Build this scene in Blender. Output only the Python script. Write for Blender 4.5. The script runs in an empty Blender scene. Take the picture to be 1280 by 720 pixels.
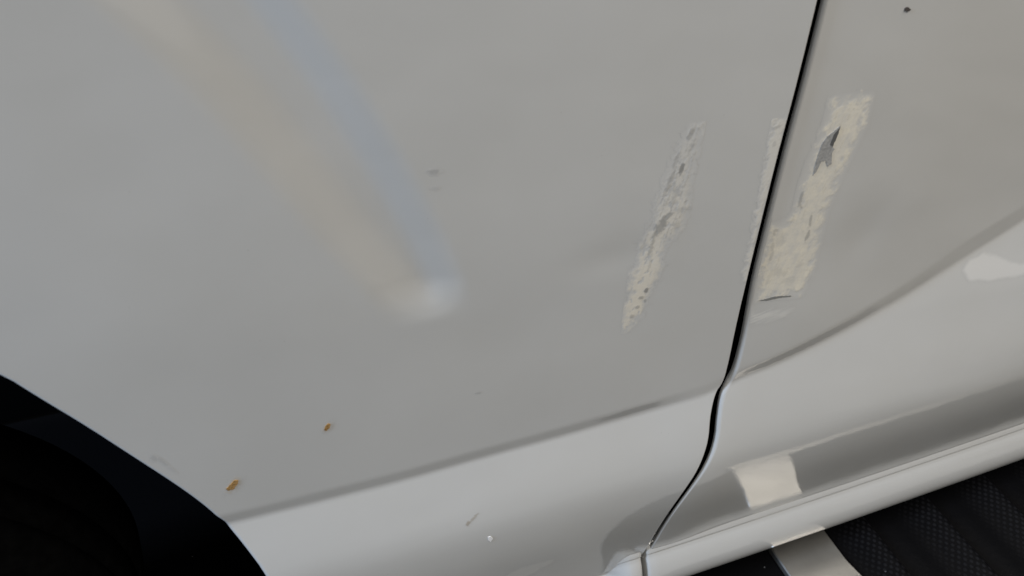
import bpy, math
import numpy as np
from mathutils import Vector, Matrix
from mathutils.geometry import delaunay_2d_cdt

sc = bpy.context.scene
COL = sc.collection
R = math.radians

# ------------------------------------------------------------------ camera
FPX, PITCH, YAW = 950.0, R(39), R(19)
CAM = np.array([0.0, -0.55, 1.26])
cam_d = bpy.data.cameras.new('camera'); cam = bpy.data.objects.new('camera', cam_d); COL.objects.link(cam)
cam.location = CAM
cam.rotation_euler = (R(90) - PITCH, 0, -YAW)
cam_d.sensor_width = 36.0; cam_d.lens = 36.0 * FPX / 1280.0
cam_d.clip_start = 0.02; cam_d.clip_end = 200
cam_d.dof.use_dof = True; cam_d.dof.focus_distance = 1.0; cam_d.dof.aperture_fstop = 7.0
sc.camera = cam

# ------------------------------------------------------------------ light
world = bpy.data.worlds.new('World'); sc.world = world; world.use_nodes = True
bg = world.node_tree.nodes['Background']
bg.inputs['Color'].default_value = (0.93, 0.97, 1.0, 1); bg.inputs['Strength'].default_value = 0.13

def area(name, loc, target, size, power, color):
    l = bpy.data.lights.new(name, 'AREA'); l.shape = 'RECTANGLE'
    l.size, l.size_y = size; l.energy = power; l.color = color
    o = bpy.data.objects.new(name, l); COL.objects.link(o); o.location = loc
    o.rotation_euler = (Vector(target) - Vector(loc)).to_track_quat('-Z', 'Y').to_euler()
    return o
area('overhead_light', (1.75, -1.38, 3.8), (0.9, -0.5, 0.3), (3.0, 2.4), 139, (1.0, 0.935, 0.85))
area('cool_side_light', (-3.9, -0.46, 2.7), (0.1, 0, 0.8), (0.6, 2.2), 195, (0.62, 0.765, 1.0))

sc.view_settings.view_transform = 'Standard'; sc.view_settings.look = 'None'
sc.view_settings.gamma = 1.0; sc.view_settings.use_curve_mapping = False
sc.view_settings.exposure = 0.0

# ------------------------------------------------------------------ helpers
def ss(a, b, v):
    t = np.clip((v - a) / (b - a), 0, 1); return t * t * (3 - 2 * t)

def hash2(ix, iy, seed):
    h = (ix.astype(np.int64) * 374761393 + iy.astype(np.int64) * 668265263 + seed * 1442695041) & 0xffffffff
    h = ((h ^ (h >> 13)) * 1274126177) & 0xffffffff
    return ((h ^ (h >> 16)) & 0xffff) / 65535.0

def vnoise(x, y, seed=0):
    ix, iy = np.floor(x), np.floor(y); fx, fy = x - ix, y - iy
    fx = fx * fx * (3 - 2 * fx); fy = fy * fy * (3 - 2 * fy)
    a = hash2(ix, iy, seed); b = hash2(ix + 1, iy, seed); c = hash2(ix, iy + 1, seed); d = hash2(ix + 1, iy + 1, seed)
    return (a * (1 - fx) + b * fx) * (1 - fy) + (c * (1 - fx) + d * fx) * fy

def fbm(x, y, seed=0, n=4):
    s = 0; a = .5; t = 0
    for k in range(n):
        s = s + a * vnoise(x, y, seed + 17 * k); t += a; a *= .55; x = x * 2.03 + 5.1; y = y * 2.03 + 1.7
    return s / t

def tag(o, label=None, cat=None, group=None, kind=None):
    if label: o['label'] = label
    if cat: o['category'] = cat
    if group: o['group'] = group
    if kind: o['kind'] = kind
    return o

def mesh_obj(name, verts, faces, mat, parent=None, normals=None, smooth=True):
    me = bpy.data.meshes.new(name)
    me.from_pydata([tuple(v) for v in verts], [], [tuple(f) for f in faces]); me.update()
    if smooth: me.polygons.foreach_set('use_smooth', [True] * len(me.polygons))
    if normals is not None: me.normals_split_custom_set_from_vertices([tuple(n) for n in normals])
    me.materials.append(mat)
    o = bpy.data.objects.new(name, me); COL.objects.link(o)
    if parent: o.parent = parent
    return o

def grid_faces(nu, nv, flip=False, off=0):
    f = []
    for i in range(nu - 1):
        for j in range(nv - 1):
            a = off + i * nv + j; q = (a, a + nv, a + nv + 1, a + 1)
            f.append(q[::-1] if flip else q)
    return f

# ------------------------------------------------------------------ materials
def new_mat(name):
    m = bpy.data.materials.new(name); m.use_nodes = True
    return m, m.node_tree.nodes, m.node_tree.links, m.node_tree.nodes['Principled BSDF']

BODY = (0.60, 0.60, 0.585)

def paint_setup(n, l, p, dirt=True):
    p.inputs['Roughness'].default_value = 0.42
    p.inputs['Specular IOR Level'].default_value = 0.25
    p.inputs['Coat Weight'].default_value = 1.0
    p.inputs['Coat Roughness'].default_value = 0.035
    p.inputs['Coat IOR'].default_value = 2.1
    tc = n.new('ShaderNodeTexCoord')
    # orange peel of the lacquer
    nz = n.new('ShaderNodeTexNoise'); nz.inputs['Scale'].default_value = 260; nz.inputs['Detail'].default_value = 2
    l.new(tc.outputs['Object'], nz.inputs['Vector'])
    nz2 = n.new('ShaderNodeTexNoise'); nz2.inputs['Scale'].default_value = 14; nz2.inputs['Detail'].default_value = 1
    l.new(tc.outputs['Object'], nz2.inputs['Vector'])
    ad = n.new('ShaderNodeMath'); ad.operation = 'MULTIPLY_ADD'; ad.inputs[1].default_value = 9.0
    l.new(nz2.outputs['Fac'], ad.inputs[0]); l.new(nz.outputs['Fac'], ad.inputs[2])
    bp = n.new('ShaderNodeBump'); bp.inputs['Strength'].default_value = 0.10; bp.inputs['Distance'].default_value = 0.0006
    l.new(ad.outputs[0], bp.inputs['Height']); l.new(bp.outputs['Normal'], p.inputs['Coat Normal'])
    return tc

def car_paint():
    m, n, l, p = new_mat('white_car_paint')
    tc = paint_setup(n, l, p)
    # thin road film: faint uneven greying of the white
    a = n.new('ShaderNodeTexNoise'); a.inputs['Scale'].default_value = 5; a.inputs['Detail'].default_value = 6; a.inputs['Roughness'].default_value = .6
    l.new(tc.outputs['Object'], a.inputs['Vector'])
    r = n.new('ShaderNodeValToRGB')
    r.color_ramp.elements[0].position = .3; r.color_ramp.elements[0].color = (BODY[0] * .965, BODY[1] * .962, BODY[2] * .95, 1)
    r.color_ramp.elements[1].position = .65; r.color_ramp.elements[1].color = (*BODY, 1)
    l.new(a.outputs['Fac'], r.inputs['Fac'])
    # tiny dust specks
    v = n.new('ShaderNodeTexVoronoi'); v.inputs['Scale'].default_value = 95
    l.new(tc.outputs['Object'], v.inputs['Vector'])
    lt = n.new('ShaderNodeMath'); lt.operation = 'LESS_THAN'; lt.inputs[1].default_value = .045
    l.new(v.outputs['Distance'], lt.inputs[0])
    sp = n.new('ShaderNodeSeparateColor'); l.new(v.outputs['Color'], sp.inputs[0])
    g = n.new('ShaderNodeMath'); g.operation = 'GREATER_THAN'; g.inputs[1].default_value = .93
    l.new(sp.outputs[0], g.inputs[0])
    mu = n.new('ShaderNodeMath'); mu.operation = 'MULTIPLY'; l.new(lt.outputs[0], mu.inputs[0]); l.new(g.outputs[0], mu.inputs[1])
    m2 = n.new('ShaderNodeMath'); m2.operation = 'MULTIPLY'; m2.inputs[1].default_value = .45; l.new(mu.outputs[0], m2.inputs[0])
    mx = n.new('ShaderNodeMix'); mx.data_type = 'RGBA'
    l.new(m2.outputs[0], mx.inputs[0]); l.new(r.outputs['Color'], mx.inputs[6]); mx.inputs[7].default_value = (.25, .24, .22, 1)
    l.new(mx.outputs[2], p.inputs['Base Color'])
    return m
PAINT = car_paint()

def wear_reflection_mat():
    m, n, l, p = new_mat('worn_paint_and_reflections')
    paint_setup(n, l, p)
    at = n.new('ShaderNodeAttribute'); at.attribute_name = 'wear_or_reflection'
    l.new(at.outputs['Color'], p.inputs['Base Color'])
    inv = n.new('ShaderNodeMath'); inv.operation = 'SUBTRACT'; inv.inputs[0].default_value = 1.0
    l.new(at.outputs['Alpha'], inv.inputs[1]); l.new(inv.outputs[0], p.inputs['Coat Weight'])
    return m
WEAR_REFLECT = wear_reflection_mat()

def plain(name, col, rough, spec=.5, metal=0.0, noise=None):
    m, n, l, p = new_mat(name)
    p.inputs['Base Color'].default_value = (*col, 1); p.inputs['Roughness'].default_value = rough
    p.inputs['Specular IOR Level'].default_value = spec; p.inputs['Metallic'].default_value = metal
    if noise:
        tc = n.new('ShaderNodeTexCoord'); nz = n.new('ShaderNodeTexNoise')
        nz.inputs['Scale'].default_value = noise[0]; nz.inputs['Detail'].default_value = 8
        l.new(tc.outputs['Object'], nz.inputs['Vector'])
        r = n.new('ShaderNodeValToRGB'); k = noise[1]
        r.color_ramp.elements[0].position = .32; r.color_ramp.elements[0].color = tuple(c * (1 - k) for c in col) + (1,)
        r.color_ramp.elements[1].position = .68; r.color_ramp.elements[1].color = tuple(c * (1 + k) for c in col) + (1,)
        l.new(nz.outputs['Fac'], r.inputs['Fac']); l.new(r.outputs['Color'], p.inputs['Base Color'])
        bp = n.new('ShaderNodeBump'); bp.inputs['Strength'].default_value = noise[2]; bp.inputs['Distance'].default_value = .002
        l.new(nz.outputs['Fac'], bp.inputs['Height']); l.new(bp.outputs['Normal'], p.inputs['Normal'])
    return m
FLOOR = plain('concrete_floor', (.19, .187, .178), .75, .3, noise=(1.9, .32, .3))
STRIP = plain('grey_strip_metal', (.40, .39, .365), .33, .4, .8, noise=(14, .10, .15))
JAMB = plain('dark_jamb', (.003, .003, .003), .95, 0.0)
RUBBER = plain('tyre_rubber', (.003, .003, .003), .95, 0.0, noise=(60, .3, .3))
GREYMETAL = plain('exposed_primer', (.35, .35, .343), .5, .4, noise=(300, .2, .2))
RUST = plain('rust', (.40, .235, .085), .8, .2, noise=(500, .35, .6))

def speckled_black(name, col, sparkle_scale, sp_col, spec=.15):
    m, n, l, p = new_mat(name)
    p.inputs['Roughness'].default_value = .55; p.inputs['Specular IOR Level'].default_value = spec
    tc = n.new('ShaderNodeTexCoord')
    v = n.new('ShaderNodeTexVoronoi'); v.inputs['Scale'].default_value = sparkle_scale
    l.new(tc.outputs['Object'], v.inputs['Vector'])
    lt = n.new('ShaderNodeMath'); lt.operation = 'LESS_THAN'; lt.inputs[1].default_value = .07; l.new(v.outputs['Distance'], lt.inputs[0])
    sp = n.new('ShaderNodeSeparateColor'); l.new(v.outputs['Color'], sp.inputs[0])
    g = n.new('ShaderNodeMath'); g.operation = 'GREATER_THAN'; g.inputs[1].default_value = .88; l.new(sp.outputs[0], g.inputs[0])
    mu = n.new('ShaderNodeMath'); mu.operation = 'MULTIPLY'; l.new(lt.outputs[0], mu.inputs[0]); l.new(g.outputs[0], mu.inputs[1])
    mx = n.new('ShaderNodeMix'); mx.data_type = 'RGBA'; l.new(mu.outputs[0], mx.inputs[0])
    mx.inputs[6].default_value = (*col, 1); mx.inputs[7].default_value = (*sp_col, 1)
    l.new(mx.outputs[2], p.inputs['Base Color'])
    nz = n.new('ShaderNodeTexNoise'); nz.inputs['Scale'].default_value = 90; nz.inputs['Detail'].default_value = 5
    l.new(tc.outputs['Object'], nz.inputs['Vector'])
    bp = n.new('ShaderNodeBump'); bp.inputs['Strength'].default_value = .3; bp.inputs['Distance'].default_value = .002
    l.new(nz.outputs['Fac'], bp.inputs['Height']); l.new(bp.outputs['Normal'], p.inputs['Normal'])
    return m, n, l, p, tc, mx, bp
LINER = speckled_black('arch_liner_plastic', (.004, .0043, .0055), 55, (.2, .2, .21), 0.0)[0]

def mesh_fabric():
    m, n, l, p, tc, mx, bp = speckled_black('black_mesh_fabric', (.0028, .0029, .0036), 45, (.16, .16, .17), .05)
    p.inputs['Roughness'].default_value = .5
    sx = n.new('ShaderNodeSeparateXYZ'); l.new(tc.outputs['Object'], sx.inputs[0])
    def M(op, a, b=None):
        q = n.new('ShaderNodeMath'); q.operation = op
        for i, v in enumerate((a, b)):
            if v is None: continue
            if isinstance(v, (int, float)): q.inputs[i].default_value = v
            else: l.new(v, q.inputs[i])
        return q.outputs[0]
    k = 2 * math.pi
    a = M('SINE', M('MULTIPLY', sx.outputs['X'], k / .0125))
    b = M('SINE', M('MULTIPLY', sx.outputs['Y'], k / .0150))
    net = M('MULTIPLY', a, b)
    # the open weave lies on the side of the fold next to the ridge: u runs 0..1 across a band
    u = M('FRACT', M('DIVIDE', M('SUBTRACT', sx.outputs['X'], .905 - .145), .145))
    w = n.new('ShaderNodeMapRange'); w.interpolation_type = 'SMOOTHSTEP'
    w.inputs[1].default_value = .35; w.inputs[2].default_value = .85; l.new(u, w.inputs[0])
    w2 = n.new('ShaderNodeMapRange'); w2.interpolation_type = 'SMOOTHSTEP'
    w2.inputs[1].default_value = .985; w2.inputs[2].default_value = .955; l.new(u, w2.inputs[0])
    win = M('MULTIPLY', w.outputs[0], w2.outputs[0])
    th = n.new('ShaderNodeMapRange'); th.interpolation_type = 'SMOOTHSTEP'; th.inputs[1].default_value = .1; th.inputs[2].default_value = .5
    l.new(net, th.inputs[0])
    fac = M('MULTIPLY', th.outputs[0], win)
    m2 = n.new('ShaderNodeMix'); m2.data_type = 'RGBA'; l.new(fac, m2.inputs[0])
    l.new(mx.outputs[2], m2.inputs[6]); m2.inputs[7].default_value = (.0095, .0098, .0115, 1)
    l.new(m2.outputs[2], p.inputs['Base Color'])
    b2 = n.new('ShaderNodeBump'); b2.inputs['Strength'].default_value = .15; b2.inputs['Distance'].default_value = .0015
    l.new(fac, b2.inputs['Height']); l.new(bp.outputs['Normal'], b2.inputs['Normal']); l.new(b2.outputs['Normal'], p.inputs['Normal'])
    return m
MESHFAB = mesh_fabric()

# ------------------------------------------------------------------ the body surface: outward depth d(x, z), outside is -y
_fw = np.array([math.sin(YAW) * math.cos(PITCH), math.cos(YAW) * math.cos(PITCH), -math.sin(PITCH)])
_rt = np.array([math.cos(YAW), -math.sin(YAW), 0.0]); _up = np.cross(_rt, _fw)
def on_plane(u, v, y):
    d = _fw + _rt * (u - 640) / FPX - _up * (v - 360) / FPX
    p = CAM + d * ((y - CAM[1]) / d[1]); return p[0], p[2]
def inset(x): return .0165 + .030 * ss(.5, 1.15, x)        # how far the upper body lies behind the lower bulge
_cr = [(286, 658), (400, 628), (500, 602), (600, 573), (700, 545), (800, 516), (895, 487), (912, 475), (950, 463), (1000, 441), (1060, 411), (1130, 372), (1200, 328), (1280, 281)]
_cp = []
for u, v in _cr:
    x, z = on_plane(u, v, .02)
    for _ in range(4): x, z = on_plane(u, v, float(inset(x)) + .004)
    _cp.append((x, z))
GAPLINE = None
CX = np.array([-1.0] + [p[0] for p in _cp] + [1.25, 1.7]); CZ = np.array([_cp[0][1]] + [p[1] for p in _cp] + [.83, .90])
GX = np.linspace(-1.0, 1.7, 541)
_cz = np.interp(GX, CX, CZ); _k = np.ones(13) / 13
CZS = np.convolve(np.pad(_cz, 6, mode='edge'), _k, 'valid')
def crease_z(x): return np.interp(x, GX, CZS)

# lower tuck (absolute height)
TZ = np.array([0.10, .16, .194, .225, .25, .28, .31, .34, .37, .40, .44, .50, 2.0])
TA = np.tan(np.radians(np.array([7.6, 7.6, 7.8, 8.8, 9.7, 9.8, 8.0, 4.8, 2.0, .7, 0.1, 0, 0])))
_zz = np.linspace(.10, .52, 421); _sl = np.interp(_zz, TZ, TA)
_ker = np.ones(25) / 25; _sl = np.convolve(np.pad(_sl, 12, mode='edge'), _ker, 'valid')
_td = -(np.cumsum(_sl[::-1])[::-1]) * (_zz[1] - _zz[0])
def tuck(z): return np.interp(z, _zz, _td)

# shallow pressed dent running down the wing, its right wall steeper, ending in a rounded tip
DENT_H = 0.0074
def _dl(px):
    q = sorted((on_plane(u, v, .0165 + .005)[::-1] for u, v in px)); q = np.array(q)
    return q[:, 0], q[:, 1]
_RZ, _RX = _dl([(180, -200), (262, -100), (338, 0), (412, 100), (476, 200), (531, 300), (553, 350), (560, 385)])
_LZ, _LX = _dl([(-60, -200), (60, -100), (175, 0), (280, 100), (365, 200), (445, 300), (490, 350), (515, 385)])
def ridge(x, z):
    xr = np.interp(z, _RZ, _RX); xl = np.interp(z, _LZ, _LX)
    return -DENT_H * ss(-.034, .030, x - xl) * ss(.024, -.022, x - xr) * ss(.752, .806, z)

_DN = [(on_plane(u, v, .0165), a, sx_, sz_) for u, v, a, sx_, sz_ in
       [(775, 322, -.0010, .050, .022), (835, 300, .0006, .02, .05), (1085, 300, -.0012, .035, .05), (985, 330, .0006, .03, .03), (640, 430, -.0006, .12, .05), (250, 420, .0008, .12, .06), (150, 180, -.0010, .07, .12)]]
def dents(x, z):
    """slight knocks and waviness of the sheet metal"""
    return sum(a * np.exp(-((x - c[0]) / p) ** 2 - ((z - c[1]) / q) ** 2) for c, a, p, q in _DN)

def D_raw(x, z):
    x = np.asarray(x, float); z = np.asarray(z, float)
    main = -.045 * np.maximum(z - .78, 0) ** 2 - .012 * (x - .45) ** 2 - .03 * np.maximum(-x, 0) ** 2
    cz = crease_z(x); s = z - cz
    door = ss(.47, .9, x)
    ins_ = inset(x); total = ins_ + .0125
    hh = np.maximum(-s, 0); H = cz - .415; k = .014
    ramp = hh - k * np.logaddexp(0, (hh - H) / k)
    b = (total + .0034) * ramp / H
    gw = .020 + .018 * door
    g = -.0034 * np.where(s > 0, np.clip(1 - s / gw, 0, 1), 1.0)
    if GAPLINE is not None: g = g * (1 - .75 * np.exp(-((x - GAPLINE[1][0] - .055) / .06) ** 2))
    lid = -.0050 * ss(.56, .74, z) * (0.0 if GAPLINE is None else ss(-.001, .001, x - np.interp(z, GAPLINE[0], GAPLINE[1])))      # the door sits a little deeper than the wing here
    return main - ins_ + b + g + lid + tuck(z) + ridge(x, z) + dents(x, z)

def D(x, z):
    return sum(D_raw(x, np.asarray(z, float) + o) for o in (-.0036, -.0018, 0, .0018, .0036)) / 5

def nrm(x, z, e=.0012):
    dx = (D(x + e, z) - D(x - e, z)) / (2 * e); dz = (D(x, z + e) - D(x, z - e)) / (2 * e)
    n = np.stack([-dx, -np.ones_like(dx), -dz], -1)
    return n / np.linalg.norm(n, axis=-1, keepdims=True)

def pos(x, z, h=0.0):
    p = np.stack([x, -D(x, z), z], -1)
    return p + nrm(x, z) * h if np.any(h) else p

def at(u, v):
    """point of the body surface (x, z) that was measured at photograph pixel (u, v)"""
    d = _fw + _rt * (u - 640) / FPX - _up * (v - 360) / FPX
    y = 0.0
    for _ in range(30):
        t = (y - CAM[1]) / d[1]; p = CAM + d * t
        y = .5 * y + .5 * float(-D(p[0], p[2]))
    return p[0], p[2]

# ------------------------------------------------------------------ ground
FZ = 0.0; FK = (CAM[2] - FZ) / CAM[2]
def sheet(name, x0, x1, y0, y1, z, mat, parent=None):
    return mesh_obj(name, [(x0, y0, z), (x1, y0, z), (x1, y1, z), (x0, y1, z)], [(0, 1, 2, 3)], mat, parent, smooth=False)
tag(sheet('ground', -12, 12, -12, 12, FZ, FLOOR), kind='structure')

MATY = -.205
def strip_shift(y): return .040 * min(1.0, max(0.0, (-.03 - y) / .175)) ** 1.2
def make_band():
    nx, ny = 30, 60; vs = []
    for i in range(nx):
        u = i / (nx - 1)
        for j in range(ny):
            y = MATY + 1.1 * j / (ny - 1)
            wob = .004 * math.sin(y * 9 + 1) + .0025 * math.sin(y * 23)
            h = .006 + .020 * (u ** 1.6) - .012 * max(0, (u - .93) / .07) ** 2 + .004 * math.sin(u * 9 + y * 4) * (1 - u) * u * 3
            vs.append((u * .1445 + wob * math.sin(math.pi * u), y, h))
    return vs, grid_faces(nx, ny, flip=True)
_bv, _bf = make_band()
mat_root = bpy.data.objects.new('floor_mat', None); COL.objects.link(mat_root); mat_root.location = (0, 0, FZ + .002)
tag(mat_root, 'black pleated mesh floor mat on the ground below the sill, right of the grey strip', 'floor mat')
for k in range(-1, 7):
    x0 = .905 - .145 + .145 * k
    lo = .8195
    vs = [(max(v[0] + x0, lo + strip_shift(v[1])), v[1], v[2]) for v in _bv]
    if x0 + .145 < lo + .01: continue
    o = mesh_obj('mesh_band', vs, _bf, MESHFAB, mat_root)
BLACKMAT = speckled_black('black_rubber_mat', (.0032, .0033, .0038), 40, (.1, .1, .1), .03)[0]
def mat_left(y): return float(np.interp(y, [-.205, -.17, -.12, -.05, 0, .02, .04, .9], [.56, .51, .46, .41, .38, .15, -1.1, -1.2]))
vs = []
for i in range(40):
    for j in range(90):
        y = MATY + 1.1 * j / 89; xl = mat_left(y); x = xl + (.6985 + strip_shift(y) - xl) * i / 39
        vs.append((x, y, FZ + .006 + .002 * float(fbm(np.array([x * 14]), np.array([y * 14]), 5)[0])))
pm = mesh_obj('floor_mat', vs, grid_faces(40, 90, flip=True), BLACKMAT)
tag(pm, 'plain black floor mat left of the grey strip, in the shade under the car', 'floor mat', kind='thing')

def bevel_bar(name, x0, x1, y0, y1, z0, z1, mat, b=.002):
    prof = [(x0, z0), (x0, z1 - b), (x0 + b, z1), (x1 - b, z1), (x1, z1 - b), (x1, z0)]
    vs = [(x, y, z) for y in (y0, y1) for x, z in prof]; n = len(prof)
    fs = [(i, i + 1, i + 1 + n, i + n) for i in range(n - 1)] + [tuple(range(n))[::-1], tuple(range(n, 2 * n))]
    return mesh_obj(name, vs, fs, mat, smooth=False)
def bent_strip(name, x0, x1, y0, y1, z0, z1, mat, b=.002, n=70):
    prof = [(x0, z0), (x0, z1 - b), (x0 + b, z1), (x1 - b, z1), (x1, z1 - b), (x1, z0)]; m = len(prof); vs = []
    for i in range(n):
        y = y0 + (y1 - y0) * (i / (n - 1)) ** 1.8
        vs += [(x + strip_shift(y), y, z) for x, z in prof]
    fs = [(k * m + i, k * m + i + 1, (k + 1) * m + i + 1, (k + 1) * m + i) for k in range(n - 1) for i in range(m - 1)]
    fs += [tuple(range(m))[::-1], tuple(range((n - 1) * m, n * m))]
    return mesh_obj(name, vs, fs, mat, smooth=False)
st = bent_strip('floor_strip', .7005, .8165, MATY - .001, .88, FZ + .001, FZ + .018, STRIP)
tag(st, 'flat light grey strip on the ground, coming out from under the sill', 'floor strip')
st['kind'] = 'thing'
bo = bevel_bar('floor_strip', .7405, 1.95, MATY - .04, MATY - .003, FZ + .001, FZ + .018, STRIP)
tag(bo, 'narrow light grey strip bordering the mat, mirrored as a thin line in the lower door', 'floor strip', kind='thing')
# ------------------------------------------------------------------ the car
car = bpy.data.objects.new('car', None); COL.objects.link(car); car.location = (0, 0, 0)
tag(car, 'white car seen close up at wheel arch and door, paint scraped to cream filler', 'car')

def resample(poly, step, closed=True):
    pts = np.array(poly, float)
    if closed: pts = np.vstack([pts, pts[:1]])
    out = []
    for a, b in zip(pts[:-1], pts[1:]):
        n = max(1, int(round(np.hypot(*(b - a)) / step)))
        for i in range(n): out.append(a + (b - a) * i / n)
    if not closed: out.append(pts[-1])
    return np.array(out)

def smooth_line(pts, it=3):
    p = np.array(pts, float)
    for _ in range(it):
        q = [p[0]]
        for a, b in zip(p[:-1], p[1:]): q += [a * .75 + b * .25, a * .25 + b * .75]
        q.append(p[-1]); p = np.array(q)
    return p

def inside(px, pz, poly):
    c = np.zeros(px.shape, bool); n = len(poly)
    for i in range(n):
        x1, z1 = poly[i]; x2, z2 = poly[(i + 1) % n]
        if z1 == z2: continue
        cond = ((z1 > pz) != (z2 > pz)) & (px < (x2 - x1) * (pz - z1) / (z2 - z1) + x1)
        c ^= cond
    return c

def dist_poly(px, pz, poly, closed=True):
    d = np.full(px.shape, 9.0); n = len(poly)
    for i in range(n if closed else n - 1):
        a = poly[i]; b = poly[(i + 1) % n]; e = b - a; L = max(e @ e, 1e-12)
        t = np.clip(((px - a[0]) * e[0] + (pz - a[1]) * e[1]) / L, 0, 1)
        d = np.minimum(d, np.hypot(px - a[0] - t * e[0], pz - a[1] - t * e[1]))
    return d

def panel(name, poly, rfun, depth=.016, dx=.007, dz=.0035, mat=PAINT):
    """pressed sheet with rounded, turned-in edges; poly = outline in (x, z), counter-clockwise seen from outside"""
    bd = resample(poly, .004)
    x0, z0 = bd.min(0); x1, z1 = bd.max(0)
    gx, gz = np.meshgrid(np.arange(x0, x1, dx), np.arange(z0, z1, dz)); gx = gx.ravel(); gz = gz.ravel()
    gx = gx + 0.0
    ins = inside(gx, gz, bd); gx, gz = gx[ins], gz[ins]
    far = np.ones(gx.shape, bool)
    cell = {}
    for p in bd:
        cell.setdefault((int(p[0] // .01), int(p[1] // .01)), []).append(p)
    for i in range(len(gx)):
        ci, cj = int(gx[i] // .01), int(gz[i] // .01)
        for a in (-1, 0, 1):
            for b in (-1, 0, 1):
                for p in cell.get((ci + a, cj + b), ()):
                    if abs(p[0] - gx[i]) < .0022 and abs(p[1] - gz[i]) < .0022: far[i] = False
    gx, gz = gx[far], gz[far]
    nb = len(bd)
    pts = [Vector(p) for p in bd] + [Vector((a, b)) for a, b in zip(gx, gz)]
    edges = [(i, (i + 1) % nb) for i in range(nb)]
    v2, _, f2, *_ = delaunay_2d_cdt(pts, edges, [], 1, 1e-7)
    V = np.array([(v.x, v.y) for v in v2])
    P3 = pos(V[:, 0], V[:, 1]); N3 = nrm(V[:, 0], V[:, 1])
    faces = []
    for f in f2:
        f = list(f); a, b, c = (V[f[i]] for i in (0, 1, 2))
        if (b[0] - a[0]) * (c[1] - a[1]) - (b[1] - a[1]) * (c[0] - a[0]) < 0: f = f[::-1]
        faces.append(f)
    # rim
    nxt = np.roll(bd, -1, 0); prv = np.roll(bd, 1, 0); tg = nxt - prv
    tg2 = np.roll(bd, -2, 0) - np.roll(bd, 2, 0); tg = tg + .5 * tg2
    o2 = np.stack([tg[:, 1], -tg[:, 0]], -1); o2 /= np.linalg.norm(o2, axis=1, keepdims=True)
    area2 = np.sum(bd[:, 0] * nxt[:, 1] - nxt[:, 0] * bd[:, 1])
    if area2 < 0: o2 = -o2
    B3 = pos(bd[:, 0], bd[:, 1]); BN = nrm(bd[:, 0], bd[:, 1])
    O3 = np.stack([o2[:, 0], np.zeros(nb), o2[:, 1]], -1)
    O3 = O3 - BN * np.sum(O3 * BN, 1, keepdims=True); O3 /= np.linalg.norm(O3, axis=1, keepdims=True)
    r = (rfun(bd) if callable(rfun) else np.full(nb, rfun))[:, None]
    depth = r * 1.1
    rows = []; rn = []
    K = 7
    for k in range(K + 1):
        a = math.pi / 2 * k / K
        rows.append(B3 + O3 * r * math.sin(a) - BN * r * (1 - math.cos(a))); rn.append(BN * math.cos(a) + O3 * math.sin(a))
    rows.append(B3 + O3 * r - BN * depth); rn.append(O3)
    rows.append(B3 - O3 * .012 - BN * depth * 1.02); rn.append(-BN)
    off = len(P3)
    allv = np.vstack([P3] + rows); alln = np.vstack([N3] + rn)
    m = len(rows)
    for k in range(m - 1):
        for i in range(nb):
            j = (i + 1) % nb
            q = [off + k * nb + i, off + k * nb + j, off + (k + 1) * nb + j, off + (k + 1) * nb + i]
            faces.append(q[::-1] if area2 > 0 else q)
    return mesh_obj(name, allv, faces, mat, car, normals=alln)

TUCKZ = .1935
gap_px = [(1030, 0), (1005, 100), (980, 190), (955, 290), (935, 370), (918, 450), (907, 478), (897, 492), (892, 520), (890, 548), (880, 577), (850, 622), (832, 648)]
gp = [at(*p) for p in gap_px]
xm = gp[0][0]
gap = [(xm - .004, 1.30), (xm, 1.12)] + gp[1:]
bx = at(815, 676)[0]
gap += [(bx, TUCKZ), (bx - .010, TUCKZ - .03)]
gap = smooth_line(gap, 2)
gap[-1][1] = TUCKZ - .03
GAPLINE = (gap[::-1, 1].copy(), gap[::-1, 0].copy())
LR, RR = .0025, .006
def gap_hw(z): return np.interp(z, [.19, .30, .37, .43, .49, .528, .56, .62, .70, 1.2], [.0042, .0040, .0044, .0058, .0058, .0044, .0062, .0072, .0062, .0058])
def off_line(line, d):
    t = np.gradient(line, axis=0); t /= np.linalg.norm(t, axis=1, keepdims=True)
    n = np.stack([-t[:, 1], t[:, 0]], -1)          # line runs downwards: n points to +x
    n[0] = n[-1] = (1, 0)
    return line + n * np.reshape(d, (-1, 1))
def door_r(p): return np.interp(p[:, 1], [.2, .36, .44, .56, .66, 1.2], [.0028, .003, .006, .0065, .005, .005])
left_edge = off_line(gap, -(gap_hw(gap[:, 1]) + LR)); right_edge = off_line(gap, gap_hw(gap[:, 1]) + door_r(gap))

arch_px = [(0, 462), (55, 497), (110, 530), (165, 566), (225, 605), (262, 632), (288, 654), (310, 680), (340, 720)]
ap = [at(*p) for p in arch_px]
arch = [(-.80, .975), (-.60, .985), (-.45, .955), (-.345, .90)] + ap + [(ap[-1][0] + .012, .33), (ap[-1][0] + .018, TUCKZ - .04)]
arch = smooth_line(arch, 2); arch[-1][1] = TUCKZ - .04
wing_poly = np.vstack([[(-.80, 1.30)], arch, [(left_edge[-1][0] - .01, TUCKZ - .04)], left_edge[::-1]])
wing = panel('wing_panel', wing_poly, lambda p: np.where(p[:, 0] < .2, .006, LR))
wing['label'] = 'white wing panel between wheel arch and door gap, with cream scrape and rust specks'
door_poly = np.vstack([right_edge, [(1.62, TUCKZ - .03), (1.62, 1.30)]])
door = panel('door', door_poly, door_r)
door['label'] = 'white door right of the gap, with peeling cream filler'

_sd = float(D(.8, .193)) - (-.0225 - .012 * .35 ** 2) - .0040
SILL_SHIFT = np.array([_sd, _sd * .6])
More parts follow.
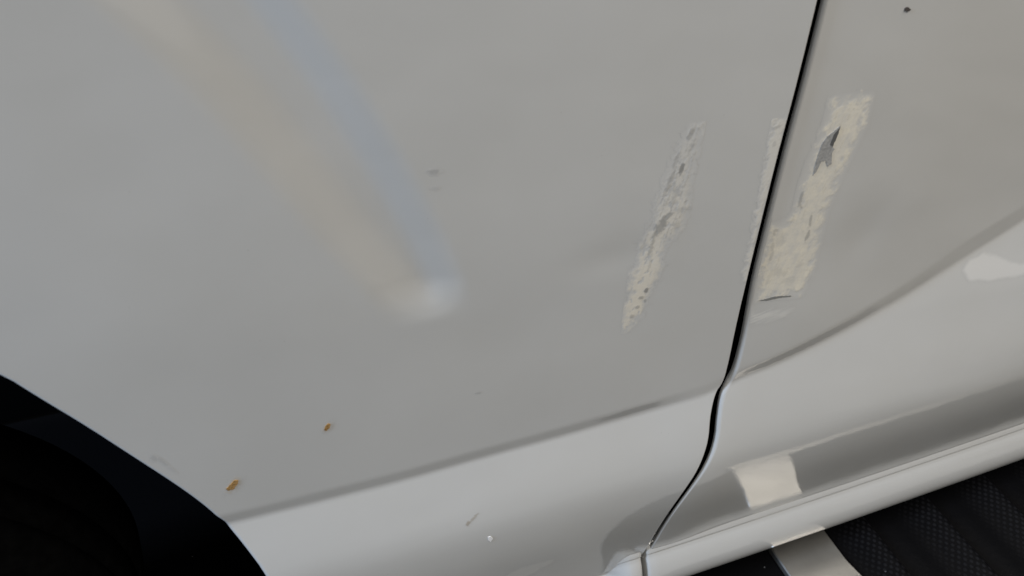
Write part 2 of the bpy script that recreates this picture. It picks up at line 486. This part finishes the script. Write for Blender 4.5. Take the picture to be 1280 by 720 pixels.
# sill moulding: swept profile (d, z)
def sill(name, x0, x1, tail=False):
    prof = [(-.060, .2), (-.030, .1965), (-.0225, .1945), (-.0190, .1910), (-.0168, .1870), (-.0152, .1830), (-.0143, .1802), (-.0146, .1797), (-.0168, .1790), (-.0172, .1780), (-.0160, .1768), (-.0148, .1752), (-.0122, .1715),
            (-.0060, .1655), (.0000, .1560), (.0048, .1465), (.0082, .1375), (.0100, .1290), (.0102, .1215), (.0088, .1140), (.0058, .1075),
            (.0010, .1022), (-.0060, .0980), (-.015, .0952), (-.028, .0935), (-.07, .093)]
    pr = np.array(prof); lowr = pr[:, 1] < .1775
    pr[lowr, 0] = -.0160 + (pr[lowr, 0] + .0160) * .80; pr[lowr, 1] = .1775 - (.1775 - pr[lowr, 1]) * 1.12
    pr = pr + SILL_SHIFT; pr = smooth_line(pr, 1)
    ins = np.array([0.0, .0015, .004, .006])           # end rounding
    xs = [x0, x0 + .0008, x0 + .0025, x0 + .005] + list(np.linspace(x0 + .02, x1 - .02, 70)) + [x1 - .005, x1 - .0025, x1 - .0008, x1]
    mid = np.linspace(x0 + .02, x1 - .02, 70)
    sh = ([.030] * 4 if tail else [.005, .0028, .0010, .0]) + [(.030 * float(ss(.392, .345, q)) if tail else 0) for q in mid] + [0, .0010, .0028, .005]
    c = np.array([-.03, .14]); vs = []
    for x, h in zip(xs, sh):
        for d, z in pr:
            v = np.array([d, z]) - c; L = np.hypot(*v); q = c + v * (1 - h / L)
            base = float(-.012 * (x - .45) ** 2)
            vs.append((x, -(q[0] + base), q[1]))
    nv = len(pr); f = grid_faces(len(xs), nv, flip=False)
    f.append(tuple(range(nv))); f.append(tuple(range((len(xs) - 1) * nv, len(xs) * nv))[::-1])
    return mesh_obj(name, vs, f, PAINT, car)
sg = at(805, 695)[0] - .004
sill('sill_moulding', sg + .0055, 1.62)
s2 = sill('sill_moulding', .335, sg - .0035, True)

# dark jamb behind the gap and the lower edge
jl = off_line(gap, -.09); jr = off_line(gap, .12); vs = []
for a, b in zip(jl, jr):
    for q in (a, (a + b) / 2, b):
        vs.append((q[0], -float(D(q[0], q[1])) + .06, q[1]))
mesh_obj('door_jamb', vs, grid_faces(len(jl), 3, flip=False), JAMB, car)
mesh_obj('underbody', [(-.1, .07, .12), (1.62, .07, .12), (1.62, 1.2, .14), (-.1, 1.2, .14), (-.1, .07, .3), (1.62, .07, .3)], [(0, 1, 2, 3), (0, 4, 5, 1)], JAMB, car, smooth=False)

# wheel arch liner: follows the arch, set behind the lip and running inwards
al = resample(arch, .015, closed=False); t = np.gradient(al, axis=0); t /= np.linalg.norm(t, axis=1, keepdims=True)
nn = np.stack([-t[:, 1], t[:, 0]], -1)
vs = []; ys = [.004, .014, .03, .05, .08, .12, .17, .23, .3, .8]
for (x, z), n_ in zip(al, nn):
    y0 = -float(D(x, z))
    for q, y in enumerate(ys):
        k = -.004 + .010 * min(1, y / .02)
        vs.append((x + n_[0] * k, y0 + y, z + n_[1] * k))
mesh_obj('wheel_arch_liner', vs, grid_faces(len(al), len(ys)), LINER, car)
mesh_obj('inner_wall', [(-1.1, .82, FZ + .02), (-.03, .82, FZ + .02), (-.03, .82, 1.0), (-1.1, .82, 1.0)], [(0, 1, 2, 3)], JAMB, car, smooth=False)

# wheel
wh = bpy.data.objects.new('wheel', None); COL.objects.link(wh); wh.parent = car
def lathe(name, prof, c, mat, parent, n=96):
    vs = []
    for i in range(n):
        a = 2 * math.pi * i / n
        for r, y in prof: vs.append((c[0] + r * math.cos(a), c[1] + y, c[2] + r * math.sin(a)))
    m = len(prof); f = []
    for i in range(n):
        for j in range(m - 1):
            a = i * m + j; b = ((i + 1) % n) * m + j; f.append((a, b, b + 1, a + 1))
    return mesh_obj(name, vs, f, mat, parent)
WC = (-.655, .08, .29)
lathe('tyre', [(.21, .02), (.225, .004), (.25, -.004), (.285, -.002), (.312, .008), (.330, .022), (.338, .036), (.340, .05), (.334, .052), (.334, .058), (.340, .06), (.342, .10), (.336, .102), (.336, .108), (.342, .11), (.342, .155), (.336, .19), (.30, .21), (.21, .2)], WC, RUBBER, wh)
lathe('rim', [(.212, .018), (.205, .024), (.198, .05), (.19, .09), (.06, .06), (.055, .04), (.0, .04)], WC, plain('wheel_rim_metal', (.25, .25, .26), .4, .5, .8), wh, 64)

# ------------------------------------------------------------------ wear and damage on the paint, and painted reflections
CREAM = np.array([.85, .79, .665]); PALE = np.array([.70, .695, .66]); GREY = np.array([.30, .30, .29]); DARK = np.array([.10, .10, .095])
BODYV = np.array(BODY) * .985

def wear_or_reflection(name, px_poly, parent, shade, step=.0009, pad=.006, h=.0001, label=None):
    """thin layer of wear or painted reflection lying on the panel inside an outline; shade(x, z, sd, mm coords) -> colour, matt, keep"""
    poly = np.array([at(*p) for p in px_poly])
    x0, z0 = poly.min(0) - pad; x1, z1 = poly.max(0) + pad
    xs = np.arange(x0, x1, step); zs = np.arange(z0, z1, step)
    X, Z = np.meshgrid(xs, zs, indexing='ij')
    sd = dist_poly(X, Z, poly); sd = np.where(inside(X, Z, poly), sd, -sd)
    col, matt, keep = shade(X, Z, sd)
    keep = keep & inside(X, Z, wing_poly if parent is wing else door_poly)
    P = pos(X, Z, h).reshape(-1, 3); N = nrm(X, Z).reshape(-1, 3)
    hf = matt * .0005 * (.6 + .8 * fbm(X * 500, Z * 500, 91, 3)) - .0010 * np.clip(BODY[0] * .8 - col[..., 0], 0, .4)
    gx_, gz_ = np.gradient(hf, step)
    N = N + np.stack([-gx_, np.zeros_like(gx_), -gz_], -1).reshape(-1, 3) * .55
    N /= np.linalg.norm(N, axis=1, keepdims=True)
    nu, nv = X.shape
    k = keep.reshape(nu, nv); fk = k[:-1, :-1] | k[1:, :-1] | k[:-1, 1:] | k[1:, 1:]
    ii, jj = np.nonzero(fk); a = ii * nv + jj
    F = np.stack([a, a + nv, a + nv + 1, a + 1], -1)
    used = np.unique(F); mp = np.full(nu * nv, -1); mp[used] = np.arange(len(used)); F = mp[F]
    o = mesh_obj(name, P[used], F.tolist(), WEAR_REFLECT, parent, normals=N[used])
    c = np.concatenate([col.reshape(-1, 3), matt.reshape(-1, 1)], 1)[used]
    at_ = o.data.attributes.new('wear_or_reflection', 'FLOAT_COLOR', 'POINT'); at_.data.foreach_set('color', c.astype(np.float32).ravel())
    if label: o['label'] = label
    return o

def lerp(a, b, t): return a * (1 - t[..., None]) + b * t[..., None]
def full(c, like): return np.broadcast_to(np.asarray(c, float), like.shape + (3,)).copy()

def blobs(X, Z, lst):
    """lst of (u, v, half-length px, half-width px, angle deg in the picture, strength)"""
    m = np.zeros(X.shape)
    for u, v, L, W, ang, st in lst:
        ca, sa = math.cos(R(ang)), math.sin(R(ang))
        c = np.array(at(u, v)); e1 = np.array(at(u + ca * L, v - sa * L)) - c; e2 = np.array(at(u + sa * W, v + ca * W)) - c
        M = np.linalg.inv(np.stack([e1, e2], 1))
        a = M[0, 0] * (X - c[0]) + M[0, 1] * (Z - c[1]); b = M[1, 0] * (X - c[0]) + M[1, 1] * (Z - c[1])
        nz = fbm(X * 420, Z * 420, int(u) + int(v), 3)
        m = np.maximum(m, st * ss(1.25, .7, np.hypot(a, b) + (nz - .5) * 1.3))
    return m

def streaks(X, Z, ang=72, sc=(90, 700), seed=3):
    ca, sa = math.cos(R(ang)), math.sin(R(ang))
    a = X * ca + Z * sa; b = -X * sa + Z * ca
    return fbm(a * sc[0], b * sc[1], seed, 4)

def wing_scrape(X, Z, sd):
    n1 = fbm(X * 130, Z * 130, 1); n2 = streaks(X, Z, 80, (60, 420), 5); n3 = fbm(X * 700, Z * 700, 9, 3); n4 = fbm(X * 260, Z * 160, 14)
    al = ss(-.008, .007, sd + (n1 - .5) * .022 + (n3 - .5) * .008)
    z0, z1 = Z.min(), Z.max(); t = (Z - z0) / (z1 - z0)          # 0 bottom, 1 top
    creamy = ss(.95, .20, t + (n1 - .5) * .3)
    broken = ss(.36, .58, n4 + .22 * (1 - t))
    col = lerp(full(BODYV, X), full(CREAM * [1.0, .99, .97], X), al * broken * (.16 + .54 * creamy))
    gr = al * ss(.56, .68, n2 + (n3 - .5) * .3) * ss(.25, .5, t) * .30
    gr = np.maximum(gr, blobs(X, Z, [(825, 284, 13, 5, 55, .62), (833, 271, 9, 3, 35, .62), (829, 277, 6, 3, 80, .7), (852, 210, 8, 2.6, 70, .85), (863, 167, 8, 3, 60, .45), (846, 196, 6, 2, 60, .4), (846, 240, 5, 6, 70, .25),
                  (808, 363, 4, 2.5, 60, .85), (801, 372, 3, 2, 30, .6), (797, 384, 3, 2, 30, .5), (814, 308, 12, 2.4, 70, .42), (839, 222, 10, 2.4, 62, .45), (852, 262, 14, 4, 15, .22), (834, 234, 9, 2.4, 60, .42), (790, 395, 3, 2, 40, .4), (806, 376, 2, 2, 0, .5),
                  (817, 296, 5, 2, 60, .5), (841, 250, 8, 3, 70, .25), (866, 182, 4, 1.6, 50, .35), (842, 206, 5, 1.6, 70, .35), (812, 330, 8, 1.6, 75, .25)]))
    col = lerp(col, full(GREY * .85, X), gr)
    return col, np.clip(al * broken * .6 + gr, 0, .95), (al > .01) | (gr > .02)
wear_or_reflection('filler_scrape', [(876, 158), (867, 190), (860, 225), (858, 258), (846, 285), (826, 310), (817, 350), (801, 388), (782, 412), (785, 385), (795, 340), (803, 308), (820, 275), (833, 228), (848, 188), (862, 162)], wing, wing_scrape,
     label='long thin cream and grey scrape on the wing, left of the door gap')

def edge_scrape(X, Z, sd):
    n1 = fbm(X * 150, Z * 150, 21); n3 = fbm(X * 600, Z * 600, 29, 3)
    al = ss(-.003, .005, sd + (n1 - .5) * .014 + (n3 - .5) * .006)
    col = lerp(full(BODYV, X), full(CREAM * .6 + PALE * .4, X), al * .55)
    gr = blobs(X, Z, [(972, 158, 6, 2, 30, .35), (968, 180, 4, 2, 60, .3), (921, 378, 10, 2, 75, .35), (945, 300, 12, 2, 75, .2)])
    col = lerp(col, full(GREY, X), gr)
    return col, np.clip(al * .7 + gr, 0, .9), (al > .01) | (gr > .02)
def clipgap(side):
    def f(u, v):
        return (u, v)
    return f
wear_or_reflection('edge_scrape', [(966, 150), (984, 148), (972, 200), (958, 250), (946, 300), (934, 352), (929, 352), (938, 300), (950, 240), (958, 200)], wing, edge_scrape, pad=.002,
     label='narrow cream scrape along the wing edge at the door gap')

def door_filler(X, Z, sd):
    n1 = fbm(X * 120, Z * 120, 41); n2 = streaks(X, Z, 82, (70, 300), 45); n3 = fbm(X * 600, Z * 600, 49, 3)
    al = ss(-.006, .007, sd + (n1 - .5) * .024 + (n3 - .5) * .007)
    col = lerp(full(BODYV, X), full(CREAM * [.99, 1.0, 1.0], X), al * np.clip(.28 + .70 * n1 + .6 * (n2 - .5), 0, 1))
    hz = ss(-.010, .0, sd) * (1 - al) * .4
    col = lerp(col, full(PALE, X), hz)
    gr = al * ss(.60, .74, n2 + (n3 - .5) * .3) * .22
    gr = np.maximum(gr, blobs(X, Z, [(1001, 248, 9, 2.0, 75, .6), (1000, 256, 5, 2, 120, .5), (1013, 275, 8, 1.8, 80, .55), (1009, 295, 8, 1.8, 70, .6), (970, 288, 4, 2, 20, .4), (966, 308, 7, 2, 80, .3), (964, 320, 6, 2, 70, .3),
               (972, 340, 8, 5, 20, .2), (985, 350, 10, 4, 20, .15), (1000, 330, 6, 3, 40, .15), (960, 350, 6, 2, 60, .2), (1012, 348, 5, 2, 60, .15), (976, 300, 9, 5, 60, .15), (968, 292, 2, 2, 0, .4)]))
    col = lerp(col, full(GREY, X), gr)
    return col, np.clip(al * .8 + gr, 0, .95), (al > .01) | (gr > .02) | (hz > .01)
wear_or_reflection('filler_patch', [(1042, 128), (1085, 124), (1076, 160), (1060, 195), (1046, 225), (1030, 265), (1020, 305), (1010, 345), (1000, 366), (972, 368), (950, 372), (952, 345), (958, 315), (966, 285), (985, 278), (998, 262), (1004, 232), (1015, 200), (1030, 172)],
     door, door_filler, pad=.014, label='long patch of cream filler peeling on the door')

def door_smear(X, Z, sd):
    n1 = streaks(X, Z, 10, (60, 400), 61)
    al = ss(-.004, .010, sd + (n1 - .5) * .02)
    col = lerp(full(BODYV, X), full(PALE * 1.02, X), al * .8)
    return col, al * .3, al > .01
wear_or_reflection('pale_smear_or_reflection', [(940, 392), (975, 388), (990, 386), (982, 396), (950, 402), (936, 404)], door, door_smear, label='pale smear on the door below the dark slit')

def flat_chip(name, px_poly, parent, mat, h=.0006, label=None, inset=None, n=1):
    poly = np.array([at(*p) for p in px_poly])
    rs = resample(poly, .0012)
    rs = rs + (np.stack([fbm(rs[:, 0] * 900, rs[:, 1] * 900, 7), fbm(rs[:, 0] * 900, rs[:, 1] * 900, 8)], -1) - .5) * .0016
    nb = len(rs); v2, _, f2, *_ = delaunay_2d_cdt([Vector(p) for p in rs], [(i, (i + 1) % nb) for i in range(nb)], [], 1, 1e-7)
    V = np.array([(v.x, v.y) for v in v2]); top = pos(V[:, 0], V[:, 1], h); low = pos(V[:, 0], V[:, 1], -.0004)
    m = len(V); F = []
    for f in f2:
        f = list(f); a, b, c = (V[i] for i in f[:3])
        if (b[0] - a[0]) * (c[1] - a[1]) - (b[1] - a[1]) * (c[0] - a[0]) < 0: f = f[::-1]
        F.append(f)
    for i in range(nb): F.append((i, (i + 1) % nb, m + (i + 1) % nb, m + i))
    o = mesh_obj(name, np.vstack([top, low]), F, mat, parent, smooth=False)
    if label: o['label'] = label
    return o
flat_chip('paint_chip', [(1050, 157), (1045, 172), (1040, 182), (1043, 186), (1040, 190), (1039, 205), (1034, 208), (1032, 200), (1026, 202), (1021, 213), (1016, 219), (1018, 208), (1022, 195), (1027, 180), (1034, 170), (1042, 164)], door, GREYMETAL,
          label='bare grey flake where the filler has peeled off the door')
FLAKESHADOW = plain('flake_shadow', (.11, .11, .108), .6, .3)
flat_chip('chip_shadow_edge', [(1050, 158), (1046, 170), (1040, 183), (1037, 180), (1042, 168)], door, FLAKESHADOW, h=.0009)  # shadow of the curled flake, painted as a dark sliver
flat_chip('paint_slit', [(947, 376), (957, 373.4), (966, 370.8), (976, 369.6), (988, 369.4), (989, 370.4), (978, 371.4), (968, 373.4), (958, 375.6)], door, plain('slit_grey', (.22, .22, .21), .6), h=.0005, label='thin dark slit below the filler')
flat_chip('dark_speck', [(1131, 9), (1136, 9), (1138, 12), (1134, 15), (1130, 13)], door, plain('tar_speck', (.07, .06, .055), .6), h=.0008)

# rust specks, chips and scuffs on the wing
flat_chip('rust_speck', [(298, 600), (297, 604), (292, 611), (285, 613), (283, 611), (288, 605), (293, 600)], wing, RUST, h=.0007, label='larger orange rust speck near the arch')
flat_chip('rust_speck', [(413, 530), (412, 534), (408, 538), (405, 537), (407, 532), (410, 529)], wing, RUST, h=.0007, label='smaller rust speck above the crease')
flat_chip('paint_chip', [(613, 670), (616, 673), (613, 677), (610, 675), (610, 671)], wing, plain('white_chip', (.9, .9, .9), .5), h=.0006, label='tiny white chip low on the wing')

def scuff(lst, tone, amt):
    def f(X, Z, sd):
        g = blobs(X, Z, lst) * amt
        return lerp(full(BODYV, X), full(tone, X), g), g, g > .01
    return f
wear_or_reflection('scuff_mark', [(520, 205), (565, 205), (565, 245), (520, 245)], wing, scuff([(543, 214, 9, 3, 5, .8), (545, 235, 6, 2, 0, .35), (541, 217, 5, 2, 0, .6)], GREY * .8, .5))
wear_or_reflection('scuff_mark', [(575, 635), (605, 635), (605, 660), (575, 660)], wing, scuff([(592, 648, 9, 1.6, 50, .6), (585, 654, 4, 2, 50, .8)], np.array([.25, .19, .11]), .7), label='small brown scratch low on the wing')
wear_or_reflection('scuff_mark', [(180, 565), (235, 565), (235, 605), (180, 605)], wing, scuff([(203, 577, 10, 2, -35, .5), (192, 573, 4, 3, -20, .5), (215, 587, 8, 1.5, -35, .3)], GREY * .8, .5))
wear_or_reflection('scuff_mark', [(590, 485), (608, 485), (608, 498), (590, 498)], wing, scuff([(598, 491, 4, 1.5, 10, .5), (760, 640, 2, 2, 0, 0)], GREY * .7, .6))

def painted_reflection(X, Z, sd):  # reflection in the door bulge, painted as a lighter patch
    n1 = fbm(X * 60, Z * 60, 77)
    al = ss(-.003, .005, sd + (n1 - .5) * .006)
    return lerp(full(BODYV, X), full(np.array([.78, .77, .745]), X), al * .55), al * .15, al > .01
wear_or_reflection('pale_smear_or_reflection', [(1204, 338), (1212, 325), (1230, 316), (1252, 322), (1275, 330), (1300, 326), (1300, 338), (1262, 347), (1235, 351), (1212, 350)], door, painted_reflection, label='pale rounded reflection painted below the door crease at the right')

def low_painted_reflection(X, Z, sd):  # pale reflection at the foot of the wing, put into the colour
    n1 = fbm(X * 90, Z * 90, 83)
    al = ss(-.004, .006, sd + (n1 - .5) * .010)
    return lerp(full(BODYV, X), full(PALE, X), al * .5), al * .3, al > .01
wear_or_reflection('pale_smear_or_reflection', [(628, 722), (655, 708), (692, 699), (690, 703), (668, 716), (650, 724)], wing, low_painted_reflection, label='faint pale reflection painted at the very bottom of the wing')

wear_or_reflection('rust_stain', [(275, 590), (310, 590), (310, 622), (275, 622)], wing, scuff([(291, 607, 13, 6, 45, .6)], np.array([.50, .40, .26]), .6), h=.00008)
wear_or_reflection('rust_stain', [(398, 522), (422, 522), (422, 546), (398, 546)], wing, scuff([(409, 534, 8, 4, 50, .6)], np.array([.50, .40, .28]), .5), h=.00008)
